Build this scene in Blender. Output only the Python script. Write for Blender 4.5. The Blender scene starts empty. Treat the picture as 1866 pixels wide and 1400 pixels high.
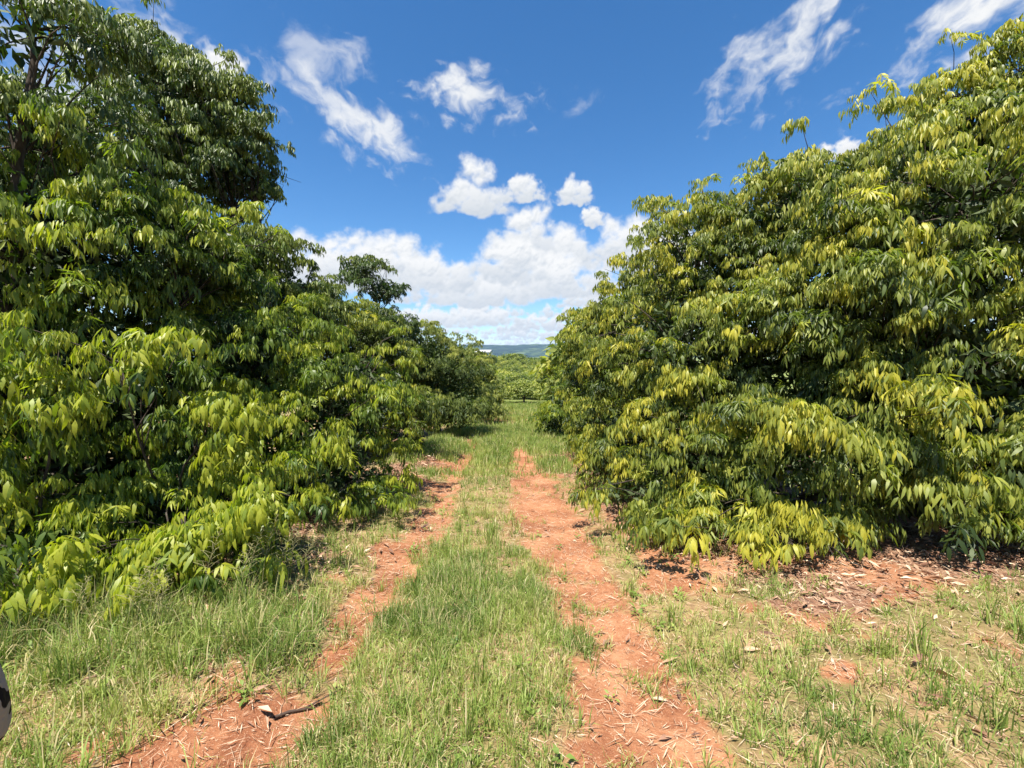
import bpy, math, random
import numpy as np
from mathutils import Vector, Matrix, Euler

R = math.radians
sc = bpy.context.scene
col = sc.collection

# ------------------------------------------------------------------ camera
F = 800.0 / 1866.0                       # focal length over frame width
cam_d = bpy.data.cameras.new('camera')
cam = bpy.data.objects.new('camera', cam_d)
col.objects.link(cam)
cam.location = (0, 0, 1.55)
cam.rotation_euler = Euler((R(90 - 3.55), 0, R(0.86)))
cam_d.sensor_width = 36.0
cam_d.lens = 36.0 * F
cam_d.clip_start = 0.05
cam_d.clip_end = 30000
sc.camera = cam
CAMP = np.array((0, 0, 1.55))
CM = np.array(cam.rotation_euler.to_matrix())

def ray(x, y):
    """world direction through a point of the photograph"""
    v = CM @ np.array(((x - 933) / 800.0, -(y - 700) / 800.0, -1.0))
    return v
def P(x, y, Y):
    v = ray(x, y)
    return CAMP + v * (Y / v[1])

# ------------------------------------------------------------------ sky and sun
SUN_EL, SUN_AZ = 68.0, 208.0             # azimuth clockwise from +Y: behind and to the left
sun_dir = Vector((math.sin(R(SUN_AZ)) * math.cos(R(SUN_EL)), math.cos(R(SUN_AZ)) * math.cos(R(SUN_EL)), math.sin(R(SUN_EL))))
sun_d = bpy.data.lights.new('sun', 'SUN')
sun_d.energy = 5.0
sun_d.angle = R(0.53)
sun_d.color = (1.0, 0.95, 0.86)
sun = bpy.data.objects.new('sun', sun_d)
sun.rotation_euler = sun_dir.to_track_quat('Z', 'Y').to_euler()
sun.location = (0, 0, 60)
col.objects.link(sun)

world = bpy.data.worlds.new('World')
sc.world = world
world.use_nodes = True
WN, WL = world.node_tree.nodes, world.node_tree.links
WN.clear()

class NT:
    """small helper to write node graphs"""
    def __init__(s, tree): s.t = tree
    def n(s, typ, **kw):
        nd = s.t.nodes.new(typ)
        for k, v in kw.items(): setattr(nd, k, v)
        return nd
    def put(s, sock, v):
        if isinstance(v, bpy.types.NodeSocket): s.t.links.new(v, sock)
        elif v is not None: sock.default_value = v
    def m(s, op, a, b=None, c=None, clamp=False):
        nd = s.n('ShaderNodeMath', operation=op, use_clamp=clamp)
        s.put(nd.inputs[0], a)
        if b is not None: s.put(nd.inputs[1], b)
        if c is not None: s.put(nd.inputs[2], c)
        return nd.outputs[0]
    def v(s, op, a, b=None, scale=None):
        nd = s.n('ShaderNodeVectorMath', operation=op)
        s.put(nd.inputs[0], a)
        if b is not None: s.put(nd.inputs[1], b)
        if scale is not None: s.put(nd.inputs['Scale'], scale)
        return nd.outputs['Value'] if op in ('LENGTH', 'DOT_PRODUCT') else nd.outputs[0]
    def noise(s, vec, scale, detail=4, rough=.55, dist=0.0, color=False):
        nd = s.n('ShaderNodeTexNoise')
        s.put(nd.inputs['Vector'], vec)
        nd.inputs['Scale'].default_value = scale
        nd.inputs['Detail'].default_value = detail
        nd.inputs['Roughness'].default_value = rough
        nd.inputs['Distortion'].default_value = dist
        return nd.outputs['Color' if color else 'Fac']
    def mapr(s, x, a, b, c=0., d=1., smooth=True):
        nd = s.n('ShaderNodeMapRange', interpolation_type='SMOOTHSTEP' if smooth else 'LINEAR')
        s.put(nd.inputs[0], x)
        for i, q in enumerate((a, b, c, d)): s.put(nd.inputs[1 + i], q)
        return nd.outputs[0]
    def mix(s, fac, a, b, blend='MIX'):
        nd = s.n('ShaderNodeMix', data_type='RGBA', blend_type=blend)
        s.put(nd.inputs[0], fac); s.put(nd.inputs[6], a); s.put(nd.inputs[7], b)
        return nd.outputs[2]
    def ramp(s, fac, stops):
        nd = s.n('ShaderNodeValToRGB')
        el = nd.color_ramp.elements
        while len(el) < len(stops): el.new(.5)
        for e, (p, c) in zip(el, stops): e.position = p; e.color = (*c, 1)
        s.put(nd.inputs[0], fac)
        return nd.outputs[0]

# clouds: masses at fixed compass directions of the sky, drawn all round the horizon into a generated sky map
# (azimuth deg, elevation deg of the middle, half width deg, half height deg, seed)
_tab = np.random.default_rng(7).random((256, 256)).astype(np.float32)
def vnoise(x, y):
    x, y = np.asarray(x), np.asarray(y)
    xi, yi = np.floor(x).astype(np.int32), np.floor(y).astype(np.int32)
    fx, fy = x - xi, y - yi
    fx, fy = fx * fx * (3 - 2 * fx), fy * fy * (3 - 2 * fy)
    x0, x1, y0, y1 = xi & 255, (xi + 1) & 255, yi & 255, (yi + 1) & 255
    a, b, c, d = _tab[x0, y0], _tab[x1, y0], _tab[x0, y1], _tab[x1, y1]
    return (a * (1 - fx) + b * fx) * (1 - fy) + (c * (1 - fx) + d * fx) * fy
def fbm(x, y, o=4, g=.5):
    s, a, t = 0, .5, 0
    for i in range(o):
        s = s + a * vnoise(x * 2 ** i + 17.3 * i, y * 2 ** i + 5.1 * i); t += a; a *= g
    return s / t
def sstep(a, b, x):
    t = np.clip((x - a) / (b - a), 0, 1)
    return t * t * (3 - 2 * t)
SW, SH = 4096, 2048
DEG = SW / 360.0
rows = np.arange(SH // 2 - 12, SH // 2 + 720)
cu = (np.arange(SW) + .5) / SW
AZ = (((cu - .25) * 360 + 180) % 360 - 180).astype(np.float32)
EL = (((rows + .5) / SH - .5) * 180).astype(np.float32)
order = np.argsort(AZ); AZs = AZ[order]
RGB = np.zeros((len(EL), SW, 3), np.float32); ALPHA = np.zeros((len(EL), SW), np.float32)
WHITE, GREY = np.array((6.2, 6.2, 6.17)), np.array((3.9, 4.25, 4.7))
def blend(r0, r1, c0, c1, a, shade):
    colr = GREY + (WHITE - GREY) * shade[..., None]
    al = ALPHA[r0:r1, c0:c1]; rg_ = RGB[r0:r1, c0:c1]
    na = a + al * (1 - a)
    rg_[:] = (colr * a[..., None] + rg_ * (al * (1 - a))[..., None]) / np.maximum(na, 1e-4)[..., None]
    al[:] = na
def window(az, el, w, up, dn):
    c0, c1 = np.searchsorted(AZs, az - w), np.searchsorted(AZs, az + w)
    r0, r1 = np.searchsorted(EL, el - dn), np.searchsorted(EL, el + up)
    return r0, r1, c0, c1
def cumulus(az, el, w, h, seed, puffs=None, base=-.55, dense=1.0, tint=0.0):
    rg = np.random.default_rng(seed)
    k = 1 / max(math.cos(R(el)), .3)
    r0, r1, c0, c1 = window(az, el, w * 1.45 * k, h * 1.6, h * 1.2)
    if r1 - r0 < 3 or c1 - c0 < 3: return
    X, Y = np.meshgrid((AZs[c0:c1] - az) / k, EL[r0:r1] - el)
    f = 1.0 / h
    wx, wy = fbm(X * f * 1.7 + seed, Y * f * 1.7 + 3, 4) - .5, fbm(X * f * 1.7 + 40, Y * f * 1.7 + seed, 4) - .5
    Xw, Yw = X + wx * h * .55, Y + wy * h * .5
    hgt = np.full(X.shape, -9., np.float32); fld = np.full(X.shape, -9., np.float32)
    n = puffs or int(22 + 14 * w / h)
    for i in range(n):
        u = rg.uniform(-1, 1)
        top = (1 - abs(u) ** 1.7) * (.55 + .45 * rg.random())
        px, py = u * w * .82, h * (base + (1 - base) * top * rg.uniform(.0, .86))
        r = h * rg.uniform(.26, .54) * (1 - .45 * abs(u)) * (1.15 - .35 * (py / h > .3))
        d2 = (Xw - px) ** 2 + ((Yw - py) * 1.12) ** 2
        np.maximum(hgt, np.sqrt(np.maximum(r * r - d2, 0)) + rg.uniform(-.1, .2) * h * (d2 < r * r) - 9 * (d2 >= r * r), out=hgt)
        np.maximum(fld, (r - np.sqrt(d2)) / h, out=fld)
    det = fbm(X * f * 4.5 + 9, Y * f * 4.5 + seed, 5, .58)
    fld = fld + (det - .5) * .46
    fld = fld - .8 * sstep(base + .12, base - .35, Y / h + (wx * .4))
    al = sstep(-.03, .32, fld) * dense
    sm = np.maximum(hgt, 0) + det * h * .30
    for _ in range(2): sm[1:-1, 1:-1] = (sm[1:-1, 1:-1] * 2 + sm[:-2, 1:-1] + sm[2:, 1:-1] + sm[1:-1, :-2] + sm[1:-1, 2:]) / 6
    gy, gx = np.gradient(sm, 1 / DEG, 1 / DEG)
    nl = (gx * .30 - gy * .80 + .62) / np.sqrt(gx * gx + gy * gy + 1)
    sh = np.clip(.50 + .62 * nl, 0, 1) * (.22 + .78 * sstep(base - .1, .45, Y / h)) + .30 * (1 - sstep(.05, .35, fld))
    blend(r0, r1, c0, c1, al, np.clip(sh - tint, 0, 1))
def wisp(az, el, w, h, tilt, strength, seed):
    k = 1 / max(math.cos(R(el)), .3); m_ = max(w, h)
    r0, r1, c0, c1 = window(az, el, m_ * 1.9 * k, m_ * 1.9, m_ * 1.9)
    X, Y = np.meshgrid((AZs[c0:c1] - az) / k, EL[r0:r1] - el)
    ct, st_ = math.cos(R(tilt)), math.sin(R(tilt))
    U, V = (X * ct - Y * st_), (X * st_ + Y * ct)
    wx, wy = fbm(U * .35 + seed, V * .35, 4) - .5, fbm(U * .35 + 7, V * .35 + seed, 4) - .5
    rad = np.sqrt((U / w) ** 2 + (V / h) ** 2)
    tex = fbm((U + wx * 2.4) * .42 + seed, (V + wy * 2.4) * .66 + 2, 7, .60)
    fld = (1 - rad) * .75 + (tex - .5) * 2.0 + (fbm(U * .2 + 3 * seed, V * .2, 3) - .5) * .8
    al = sstep(-.02, 1.05, fld) * strength * (1 - sstep(1.25, 1.8, rad))
    blend(r0, r1, c0, c1, al, np.clip(.72 + .5 * (tex - .35), 0, 1))
# thin low layers all round, then the heaps, near ones last
rgc = np.random.default_rng(5)
for i in range(130):
    cumulus(rgc.uniform(-178, 178), rgc.uniform(.5, 3.4), rgc.uniform(5, 11), rgc.uniform(.6, 1.1), 300 + i, 34, base=-.4, dense=.8, tint=.16)
for i in range(80):
    cumulus(rgc.uniform(-178, 178), rgc.uniform(3.0, 6.6), rgc.uniform(5, 9), rgc.uniform(1.3, 2.3), 500 + i, 34, base=-.4, dense=.95, tint=.08)
for i in range(70):
    cumulus(rgc.uniform(-38, 38), rgc.uniform(.3, 3.4), rgc.uniform(5, 10), rgc.uniform(.6, 1.2), 700 + i, 34, base=-.4, dense=.85, tint=.10)
HEAPS = [(4, 4.4, 8, 1.8, 1), (-5, 5.2, 9, 2.2, 2), (-13, 5.0, 9, 2.4, 3), (9, 7.4, 5.4, 2.0, 4), (-9.5, 8.8, 8.0, 3.6, 5), (-27.5, 10.0, 9, 5.0, 8), (18.5, 11.5, 7, 6, 10), (-22, 11.0, 8.5, 5.0, 7), (-15.5, 12.0, 6.6, 5.4, 6), (13.2, 13.8, 5.0, 5.2, 9),
         (5.0, 13.6, 6.0, 5.0, 11), (.8, 15.4, 5.2, 5.0, 12), (2.4, 10.2, 9.4, 5.0, 13), (-3.6, 8.6, 7.4, 3.8, 14), (-11.5, 10.6, 7.5, 4.6, 41), (7, 10, 7.5, 4.6, 42), (-1, 12, 6.5, 4.6, 43), (-18.5, 11.4, 7, 5.2, 44), (-5.6, 20.0, 5.6, 4.6, 15), (.5, 20.6, 3.0, 3.0, 16), (7.0, 20.0, 2.2, 2.8, 17), (9.4, 16.9, 1.5, 1.8, 18), (34.8, 20.3, 2.2, 1.6, 19), (-33.0, 27.8, 2.3, 3.2, 20),
         (46, 9, 9, 5, 21), (62, 11, 8, 5, 22), (-50, 8, 9, 5, 23), (-66, 9, 8, 4, 24), (80, 9, 9, 5, 25), (-88, 10, 9, 5, 26), (105, 8, 9, 5, 27), (130, 10, 9, 6, 28), (158, 9, 9, 5, 29), (-112, 8, 9, 5, 30), (-135, 10, 9, 5, 31), (-160, 9, 9, 5, 32)]
for q in HEAPS: cumulus(*q)
WISPS = [(-24.5, 31.5, 4.0, 3.6, 0, .50, 1), (-22.5, 27.6, 5.6, 4.2, 40, .72, 2), (-16.6, 25.0, 5.6, 3.0, 26, .88, 3), (-5.6, 29.6, 6.0, 2.9, 8, .95, 4), (7.8, 28.6, 2.4, 1.6, -35, .40, 5),
         (30.2, 30.0, 8.2, 3.3, -38, .86, 6), (25.6, 29.6, 3.8, 3.2, -20, .8, 7), (45.0, 27.6, 8, 4.0, -16, 1.0, 8), (-43.5, 28.0, 8.0, 5.0, 0, .85, 9), (-47, 22, 6, 4, 0, .7, 10),
         (85, 30, 11, 5, 0, .8, 11), (-100, 35, 12, 6, 0, .8, 12), (130, 38, 11, 6, 0, .8, 13), (-150, 30, 11, 6, 0, .8, 14), (172, 44, 5, 4, 0, .7, 15)]
for q in WISPS: wisp(*q)
full = np.zeros((SH, SW, 4), np.float32)
inv_o = np.empty(SW, int); inv_o[order] = np.arange(SW)
full[rows[0]:rows[-1] + 1, :, :3] = RGB[:, inv_o]; full[rows[0]:rows[-1] + 1, :, 3] = ALPHA[:, inv_o]
def sky_map(name, arr):
    im = bpy.data.images.new(name, SW, SH, alpha=False, float_buffer=True, is_data=True)
    px = np.ones((SH, SW, 4), np.float32); px[..., :3] = arr
    im.pixels.foreach_set(px.ravel()); im.update(); im.pack()
    return im
cimg, aimg = sky_map('cloud_colour', full[..., :3]), sky_map('cloud_cover', full[..., 3:4])

w = NT(world.node_tree)
sky = w.n('ShaderNodeTexSky', sky_type='NISHITA')
sky.sun_disc = False
sky.sun_elevation = R(SUN_EL)
sky.sun_rotation = R(SUN_AZ)
sky.altitude = 600
sky.air_density = 1.0
sky.dust_density = 0.2
sky.ozone_density = 4.0
tint = w.n('ShaderNodeHueSaturation')
tint.inputs['Saturation'].default_value = 1.25
tint.inputs['Value'].default_value = 1.12
w.put(tint.inputs['Color'], sky.outputs[0])
env = w.n('ShaderNodeTexEnvironment'); env.image = cimg
cover = w.n('ShaderNodeTexEnvironment'); cover.image = aimg
skyc = w.mix(cover.outputs['Color'], tint.outputs[0], env.outputs['Color'])
bg = w.n('ShaderNodeBackground')
bg.inputs['Strength'].default_value = 0.076
w.put(bg.inputs['Color'], skyc)
wo = w.n('ShaderNodeOutputWorld')
w.put(wo.inputs['Surface'], bg.outputs[0])

# ------------------------------------------------------------------ exposure
sc.view_settings.view_transform = 'Standard'
sc.view_settings.look = 'None'
sc.view_settings.exposure = 1.08
sc.view_settings.gamma = 1.0
sc.view_settings.use_curve_mapping = False
sc.render.engine = 'CYCLES'
sc.cycles.use_adaptive_sampling = True
sc.cycles.adaptive_threshold = .02
sc.cycles.max_bounces = 5
sc.cycles.diffuse_bounces = 3
sc.cycles.glossy_bounces = 2
sc.cycles.transmission_bounces = 4
sc.cycles.volume_bounces = 0
sc.cycles.caustics_reflective = False
sc.cycles.caustics_refractive = False

# ------------------------------------------------------------------ helpers
def tag(o, label=None, cat=None, group=None, kind=None):
    for k, v in (('label', label), ('category', cat), ('group', group), ('kind', kind)):
        if v: o[k] = v
    return o
def empty(name, loc, **kw):
    o = bpy.data.objects.new(name, None)
    o.empty_display_size = .2
    o.location = loc
    col.objects.link(o)
    return tag(o, **kw)
def link(name, me, mat=None, parent=None, loc=None, **kw):
    o = bpy.data.objects.new(name, me)
    col.objects.link(o)
    if mat is not None and not me.materials: me.materials.append(mat)
    if parent is not None: o.parent = parent
    if loc is not None: o.location = loc
    return tag(o, **kw)
def tri_mesh(name, co, tris, smooth=True, attrs=None, k=3):
    """co (n,3), tris (m,k); attrs: name -> per-vertex float array"""
    me = bpy.data.meshes.new(name)
    co = np.ascontiguousarray(co, dtype=np.float32).reshape(-1, 3)
    tris = np.ascontiguousarray(tris, dtype=np.int32).reshape(-1, k)
    me.vertices.add(len(co)); me.vertices.foreach_set('co', co.ravel())
    me.loops.add(tris.size); me.loops.foreach_set('vertex_index', tris.ravel())
    me.polygons.add(len(tris)); me.polygons.foreach_set('loop_start', np.arange(0, tris.size, k, dtype=np.int32))
    me.polygons.foreach_set('use_smooth', np.full(len(tris), smooth, dtype=bool))
    for a, val in (attrs or {}).items():
        at = me.attributes.new(a, 'FLOAT', 'POINT')
        at.data.foreach_set('value', np.ascontiguousarray(val, dtype=np.float32).ravel())
    me.update(calc_edges=True)
    return me
def unit(v):
    return v / np.maximum(np.linalg.norm(v, axis=-1, keepdims=True), 1e-9)

# ------------------------------------------------------------------ lie of the land
def rut_left(y):  return np.interp(y, [0, 2, 3.4, 5, 8.5, 11, 16, 30], [-.9, -.98, -1.05, -1.03, -1.25, -1.25, -1.1, -.4])
def rut_right(y): return np.interp(y, [0, 2, 3, 4, 5.25, 8.5, 11, 16, 30], [.68, .62, .6, .46, .32, .2, .05, .1, .9])
def hw_left(y):   return np.interp(y, [0, 2, 3, 5, 8.5, 11, 13], [.10, .14, .27, .25, .2, .14, 0.02])
def hw_right(y):  return np.interp(y, [0, 2, 3, 5.25, 8.5, 11.5, 14], [.38, .34, .28, .36, .30, .2, .02])
def H(x, y, fine=True):
    x, y = np.asarray(x, float), np.asarray(y, float)
    ky, kz = [-60, 0, 20, 45, 70, 95, 150, 250, 400, 900, 14000], [4.9, 0, -1.66, -3.75, -5.5, -6.3, -6.2, -5.5, -5.2, -5.4, -5.6]
    b_ = np.minimum(np.maximum(y * .2, 0), 12)
    z = (np.interp(y - b_, ky, kz) + 2 * np.interp(y, ky, kz) + np.interp(y + b_, ky, kz)) / 4
    z = z + 5.6 * np.exp(-(((x + 22) / 16) ** 2 + ((y - 185) / 40) ** 2))         # rise with the far house
    z = z + 0.5 * (fbm(x / 60, y / 60) - .5) * sstep(40, 120, y)
    if fine:
        near = 1 - sstep(12, 22, y)
        wl, wr = hw_left(y) + .06, hw_right(y) + .06
        rz = -.055 * np.exp(-((x - rut_left(y)) / wl) ** 2) - .06 * np.exp(-((x - rut_right(y)) / wr) ** 2)
        z = z + rz * near + .05 * (fbm(x * 1.1, y * 1.1) - .5) + .03 * (fbm(x * 4.3 + 9, y * 4.3) - .5) * near
        z = z + .06 * sstep(1.2, 2.4, np.abs(x)) * near
    return z

def grass_cover(x, y):
    """0..1 how much of the ground the grass takes"""
    n = fbm(x * 1.7 + 3, y * 1.7 + 8, 4)
    n2 = fbm(x * 4.5 + 31, y * 4.5, 3)
    jx = x + (n2 - .5) * .28
    bl = 1 - sstep(.6, 1.35, np.abs(jx - rut_left(y)) / np.maximum(hw_left(y), 1e-3)) * 1.0
    br = 1 - sstep(.7, 1.30, np.abs(jx - rut_right(y)) / np.maximum(hw_right(y), 1e-3)) * 1.0
    bl *= 1 - sstep(11, 13.5, y); br *= 1 - sstep(11.5, 14, y)
    strip = (x > rut_left(y)) & (x < rut_right(y))
    g = np.where(strip, .95, .0)
    rv = .95 * sstep(.28, .48, n + .13 * (y < 3.0) - .10 * sstep(1.9, 2.9, x) * sstep(2.4, 3.2, y))
    rv = rv * (1 - .85 * sstep(2.9, 3.7, y) * (x > 1.1) * (1 - sstep(10, 14, y)))
    rv = np.where(y > 12, .95, rv)
    lv = .95 * sstep(.34, .54, n + .16 * sstep(-1.5, -2.0, x) * (y < 3.2))
    g = np.where(x >= rut_right(y), rv, g)
    g = np.where(x <= rut_left(y), lv, g)
    g = g * (1 - bl * (.15 + .70 * sstep(.40, .58, n2 + .12 * (y > 3)))) * (1 - br * (.55 + .45 * sstep(.34, .54, n2)))
    dry = sstep(4.0, 4.8, y) * (1 - sstep(7.5, 9.5, y)) * sstep(-.35, -.1, x)
    return np.clip(g * (1 - .45 * dry), 0, 1)
def litter_cover(x, y):
    n = fbm(x * 1.3 + 50, y * 1.3 + 2, 3)
    r = sstep(1.0, 2.0, x - .12 * (3.6 - y)) * sstep(2.6, 3.3, y) + .22 * sstep(.35, .6, n) * (x > .2)
    l = sstep(1.4, 2.2, -x) * sstep(2.2, 3.2, y) + .35 * sstep(.45, .65, n)
    return np.clip(np.where(x > 0, r, l), 0, 1) * (.4 + .6 * sstep(.3, .55, n)) * (1 - sstep(14, 20, y))

# ------------------------------------------------------------------ materials
def mat(name):
    m = bpy.data.materials.new(name); m.use_nodes = True
    m.node_tree.nodes.clear()
    t = NT(m.node_tree)
    o = t.n('ShaderNodeOutputMaterial')
    return m, t, o
def principled(t, color, rough=.8, spec=.3, normal=None):
    b = t.n('ShaderNodeBsdfPrincipled')
    t.put(b.inputs['Base Color'], color); t.put(b.inputs['Roughness'], rough)
    b.inputs['Specular IOR Level'].default_value = spec
    if normal is not None: t.put(b.inputs['Normal'], normal)
    return b.outputs[0]
def attr(t, name):
    a = t.n('ShaderNodeAttribute', attribute_name=name)
    return a.outputs['Fac']
def bump(t, h, strength=.5, dist=.02):
    b = t.n('ShaderNodeBump'); b.inputs['Strength'].default_value = strength; b.inputs['Distance'].default_value = dist
    t.put(b.inputs['Height'], h)
    return b.outputs[0]

def leaf_material(name, stops, trans=.34, rough=.44, spec=.4):
    m, t, o = mat(name)
    tone = attr(t, 'tone')
    geo = t.n('ShaderNodeNewGeometry')
    c = t.ramp(tone, stops)
    spot = t.mapr(t.noise(geo.outputs['Position'], 55, 3, .6), .35, .75)
    c = t.mix(t.m('MULTIPLY', spot, .35), c, t.mix(1.0, c, (.62, .55, .5, 1), 'MULTIPLY'))
    under = t.mix(.55, c, (.16, .20, .085, 1))
    cc = t.mix(geo.outputs['Backfacing'], c, under)
    b = principled(t, cc, t.m('ADD', rough, t.m('MULTIPLY', geo.outputs['Backfacing'], .25)), spec)
    tr = t.n('ShaderNodeBsdfTranslucent')
    t.put(tr.inputs['Color'], t.mix(1.0, c, (1.4, 1.6, .5, 1), 'MULTIPLY'))
    mx = t.n('ShaderNodeMixShader'); mx.inputs[0].default_value = trans
    t.put(mx.inputs[1], b); t.put(mx.inputs[2], tr.outputs[0])
    t.put(o.inputs['Surface'], mx.outputs[0])
    return m
M = {}
M['leaf_green'] = leaf_material('leaf_green', [(0, (.028, .054, .012)), (.35, (.070, .122, .019)), (.65, (.155, .215, .028)), (.86, (.25, .31, .036)), (1, (.38, .40, .04))], trans=.42)
M['leaf_dark'] = leaf_material('leaf_dark', [(0, (.026, .052, .014)), (.4, (.060, .105, .021)), (.75, (.13, .175, .032)), (1, (.22, .26, .04))], trans=.28)
M['leaf_yellow'] = leaf_material('leaf_yellow', [(0, (.034, .058, .014)), (.3, (.095, .135, .026)), (.55, (.22, .26, .048)), (.8, (.34, .36, .065)), (1, (.48, .44, .055))], trans=.42)
M['leaf_far'] = leaf_material('leaf_far', [(0, (.06, .095, .026)), (.45, (.145, .185, .045)), (.8, (.25, .28, .065)), (1, (.35, .36, .08))], trans=.36, rough=.55, spec=.3)

M['leaf_orchard'] = leaf_material('leaf_orchard', [(0, (.08, .12, .03)), (.45, (.185, .225, .055)), (.8, (.30, .33, .08)), (1, (.40, .40, .09))], trans=.36, rough=.55, spec=.3)
m, t, o = mat('bark'); geo = t.n('ShaderNodeNewGeometry')
h = t.noise(t.v('MULTIPLY', geo.outputs['Position'], (1, 1, .35)), 26, 6, .65)
t.put(o.inputs['Surface'], principled(t, t.ramp(h, [(.3, (.03, .022, .017)), (.6, (.075, .06, .047)), (.8, (.13, .115, .095))]), .9, .15, bump(t, h, .7, .02)))
M['bark'] = m

m, t, o = mat('grass_blade')
c = t.ramp(attr(t, 'tone'), [(0, (.115, .185, .036)), (.4, (.215, .295, .060)), (.7, (.33, .39, .092)), (.86, (.48, .43, .19)), (1, (.61, .50, .29))])
b = principled(t, c, .5, .35)
tr = t.n('ShaderNodeBsdfTranslucent'); t.put(tr.inputs['Color'], t.mix(1.0, c, (1.15, 1.2, .8, 1), 'MULTIPLY'))
mx = t.n('ShaderNodeMixShader'); mx.inputs[0].default_value = .35
t.put(mx.inputs[1], b); t.put(mx.inputs[2], tr.outputs[0]); t.put(o.inputs['Surface'], mx.outputs[0])
M['grass'] = m

m, t, o = mat('dry_leaf')
c = t.ramp(attr(t, 'tone'), [(0, (.11, .055, .035)), (.35, (.25, .13, .08)), (.7, (.42, .26, .16)), (1, (.60, .47, .33))])
t.put(o.inputs['Surface'], principled(t, c, .6, .3)); M['litter'] = m

m, t, o = mat('red_soil')
geo = t.n('ShaderNodeNewGeometry'); pos = geo.outputs['Position']
n1, n2, n3 = t.noise(pos, 2.2, 6, .6), t.noise(pos, 22, 6, .65), t.noise(pos, 130, 3, .6)
soil = t.ramp(t.m('ADD', t.m('MULTIPLY', n1, .65), t.m('MULTIPLY', n2, .35)), [(.36, (.19, .066, .031)), (.5, (.32, .135, .065)), (.64, (.45, .235, .125))])
soil = t.mix(t.mapr(n3, .55, .75), soil, (.56, .36, .22, 1))
straw = t.ramp(n2, [(.3, (.20, .125, .062)), (.6, (.36, .255, .13)), (.8, (.5, .39, .22))])
lit_c = t.ramp(n2, [(.3, (.10, .05, .032)), (.55, (.26, .14, .085)), (.75, (.42, .27, .17))])
turf = t.ramp(n2, [(.3, (.11, .10, .04)), (.7, (.24, .22, .085))])
far_c = t.ramp(t.noise(pos, .05, 5, .6), [(.3, (.10, .14, .035)), (.7, (.22, .24, .07))])
g_, l_ = attr(t, 'grass'), attr(t, 'litter')
c = t.mix(t.mapr(t.m('ADD', l_, t.m('SUBTRACT', n2, .5)), .25, .8), soil, lit_c)
c = t.mix(t.m('MULTIPLY', t.mapr(t.m('ADD', g_, t.m('MULTIPLY', t.m('SUBTRACT', n2, .5), .8)), .2, .75), .85), c, t.mix(t.mapr(n1, .4, .6), straw, turf))
c = t.mix(attr(t, 'far'), c, far_c)
hh = t.m('ADD', t.m('MULTIPLY', n2, .7), t.m('MULTIPLY', n3, .3))
t.put(o.inputs['Surface'], principled(t, c, .95, .12, bump(t, hh, .8, .03)))
M['soil'] = m

m, t, o = mat('hill_cover')
geo = t.n('ShaderNodeNewGeometry'); pos = geo.outputs['Position']
n1, n2 = t.noise(pos, .0035, 6, .6, .6), t.noise(pos, .02, 5, .6)
c = t.ramp(t.m('ADD', t.m('MULTIPLY', n1, .7), t.m('MULTIPLY', n2, .3)), [(.42, (.012, .024, .016)), (.52, (.020, .040, .022)), (.57, (.075, .11, .044)), (.68, (.14, .155, .065))])
t.put(o.inputs['Surface'], principled(t, c, .95, .1)); M['hill'] = m

def plain(name, color, rough=.6, spec=.3, var=.15, scale=9):
    m, t, o = mat(name); geo = t.n('ShaderNodeNewGeometry')
    n = t.noise(geo.outputs['Position'], scale, 5, .6)
    c = t.mix(n, tuple(q * (1 - var) for q in color) + (1,), tuple(min(1, q * (1 + var)) for q in color) + (1,))
    t.put(o.inputs['Surface'], principled(t, c, rough, spec)); M[name] = m
    return m
plain('wall_paint', (.80, .79, .75), scale=.6); plain('roof_sheet', (.50, .50, .49), scale=.5); plain('window_glass', (.05, .06, .07), .15, .6)
plain('skin', (.36, .20, .13), .55, .35); plain('hair', (.02, .015, .012), .5, .4); plain('trouser', (.05, .055, .07), .85, .15); plain('shoe', (.07, .06, .055), .6); plain('twig_wood', (.09, .06, .045), .85, .15)
plain('stalk', (.27, .25, .11), .7, .2)
m, t, o = mat('printed_cloth'); geo = t.n('ShaderNodeTexCoord')
wv = t.n('ShaderNodeTexWave', wave_type='BANDS', bands_direction='DIAGONAL')
t.put(wv.inputs['Vector'], geo.outputs['Object']); wv.inputs['Scale'].default_value = 7.0; wv.inputs['Distortion'].default_value = 11.0
wv.inputs['Detail'].default_value = 3.0; wv.inputs['Detail Scale'].default_value = 1.3
t.put(o.inputs['Surface'], principled(t, t.ramp(wv.outputs['Fac'], [(.34, (.012, .012, .014)), (.40, (.26, .24, .22))]), .9, .1, bump(t, t.noise(geo.outputs['Object'], 16, 3, .5), .6, .03))); M['print'] = m

# ------------------------------------------------------------------ ground
def graded(a0, fine, n_fine, far, n_far):
    base = a0 + fine * np.arange(n_fine + 1)
    k = np.arange(1, n_far + 1)
    L = far - base[-1]
    lo, hi = 1.0001, 3.0
    for _ in range(60):
        q = (lo + hi) / 2
        if fine * q * (q ** n_far - 1) / (q - 1) < L: lo = q
        else: hi = q
    return np.concatenate([base, base[-1] + np.cumsum(fine * lo ** k)])
xs = graded(0, .055, 84, 9000, 60); xs = np.concatenate([-xs[::-1], xs[1:]])
ys = graded(1.2, .055, 170, 14000, 90); ys = np.concatenate([[-40, -15, -6, -3, -1.5, -.6, 0, .6, .95], ys])
GX, GY = np.meshgrid(xs, ys)
GZ = H(GX, GY)
nx, ny = len(xs), len(ys)
idx = np.arange(nx * ny).reshape(ny, nx)
quads = np.stack([idx[:-1, :-1], idx[:-1, 1:], idx[1:, 1:], idx[1:, :-1]], -1).reshape(-1, 4)
far_a = sstep(22, 60, np.hypot(GX, GY))
me = tri_mesh('ground', np.stack([GX, GY, GZ], -1), quads, attrs={'grass': grass_cover(GX, GY), 'litter': litter_cover(GX, GY), 'far': far_a}, k=4)
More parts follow.
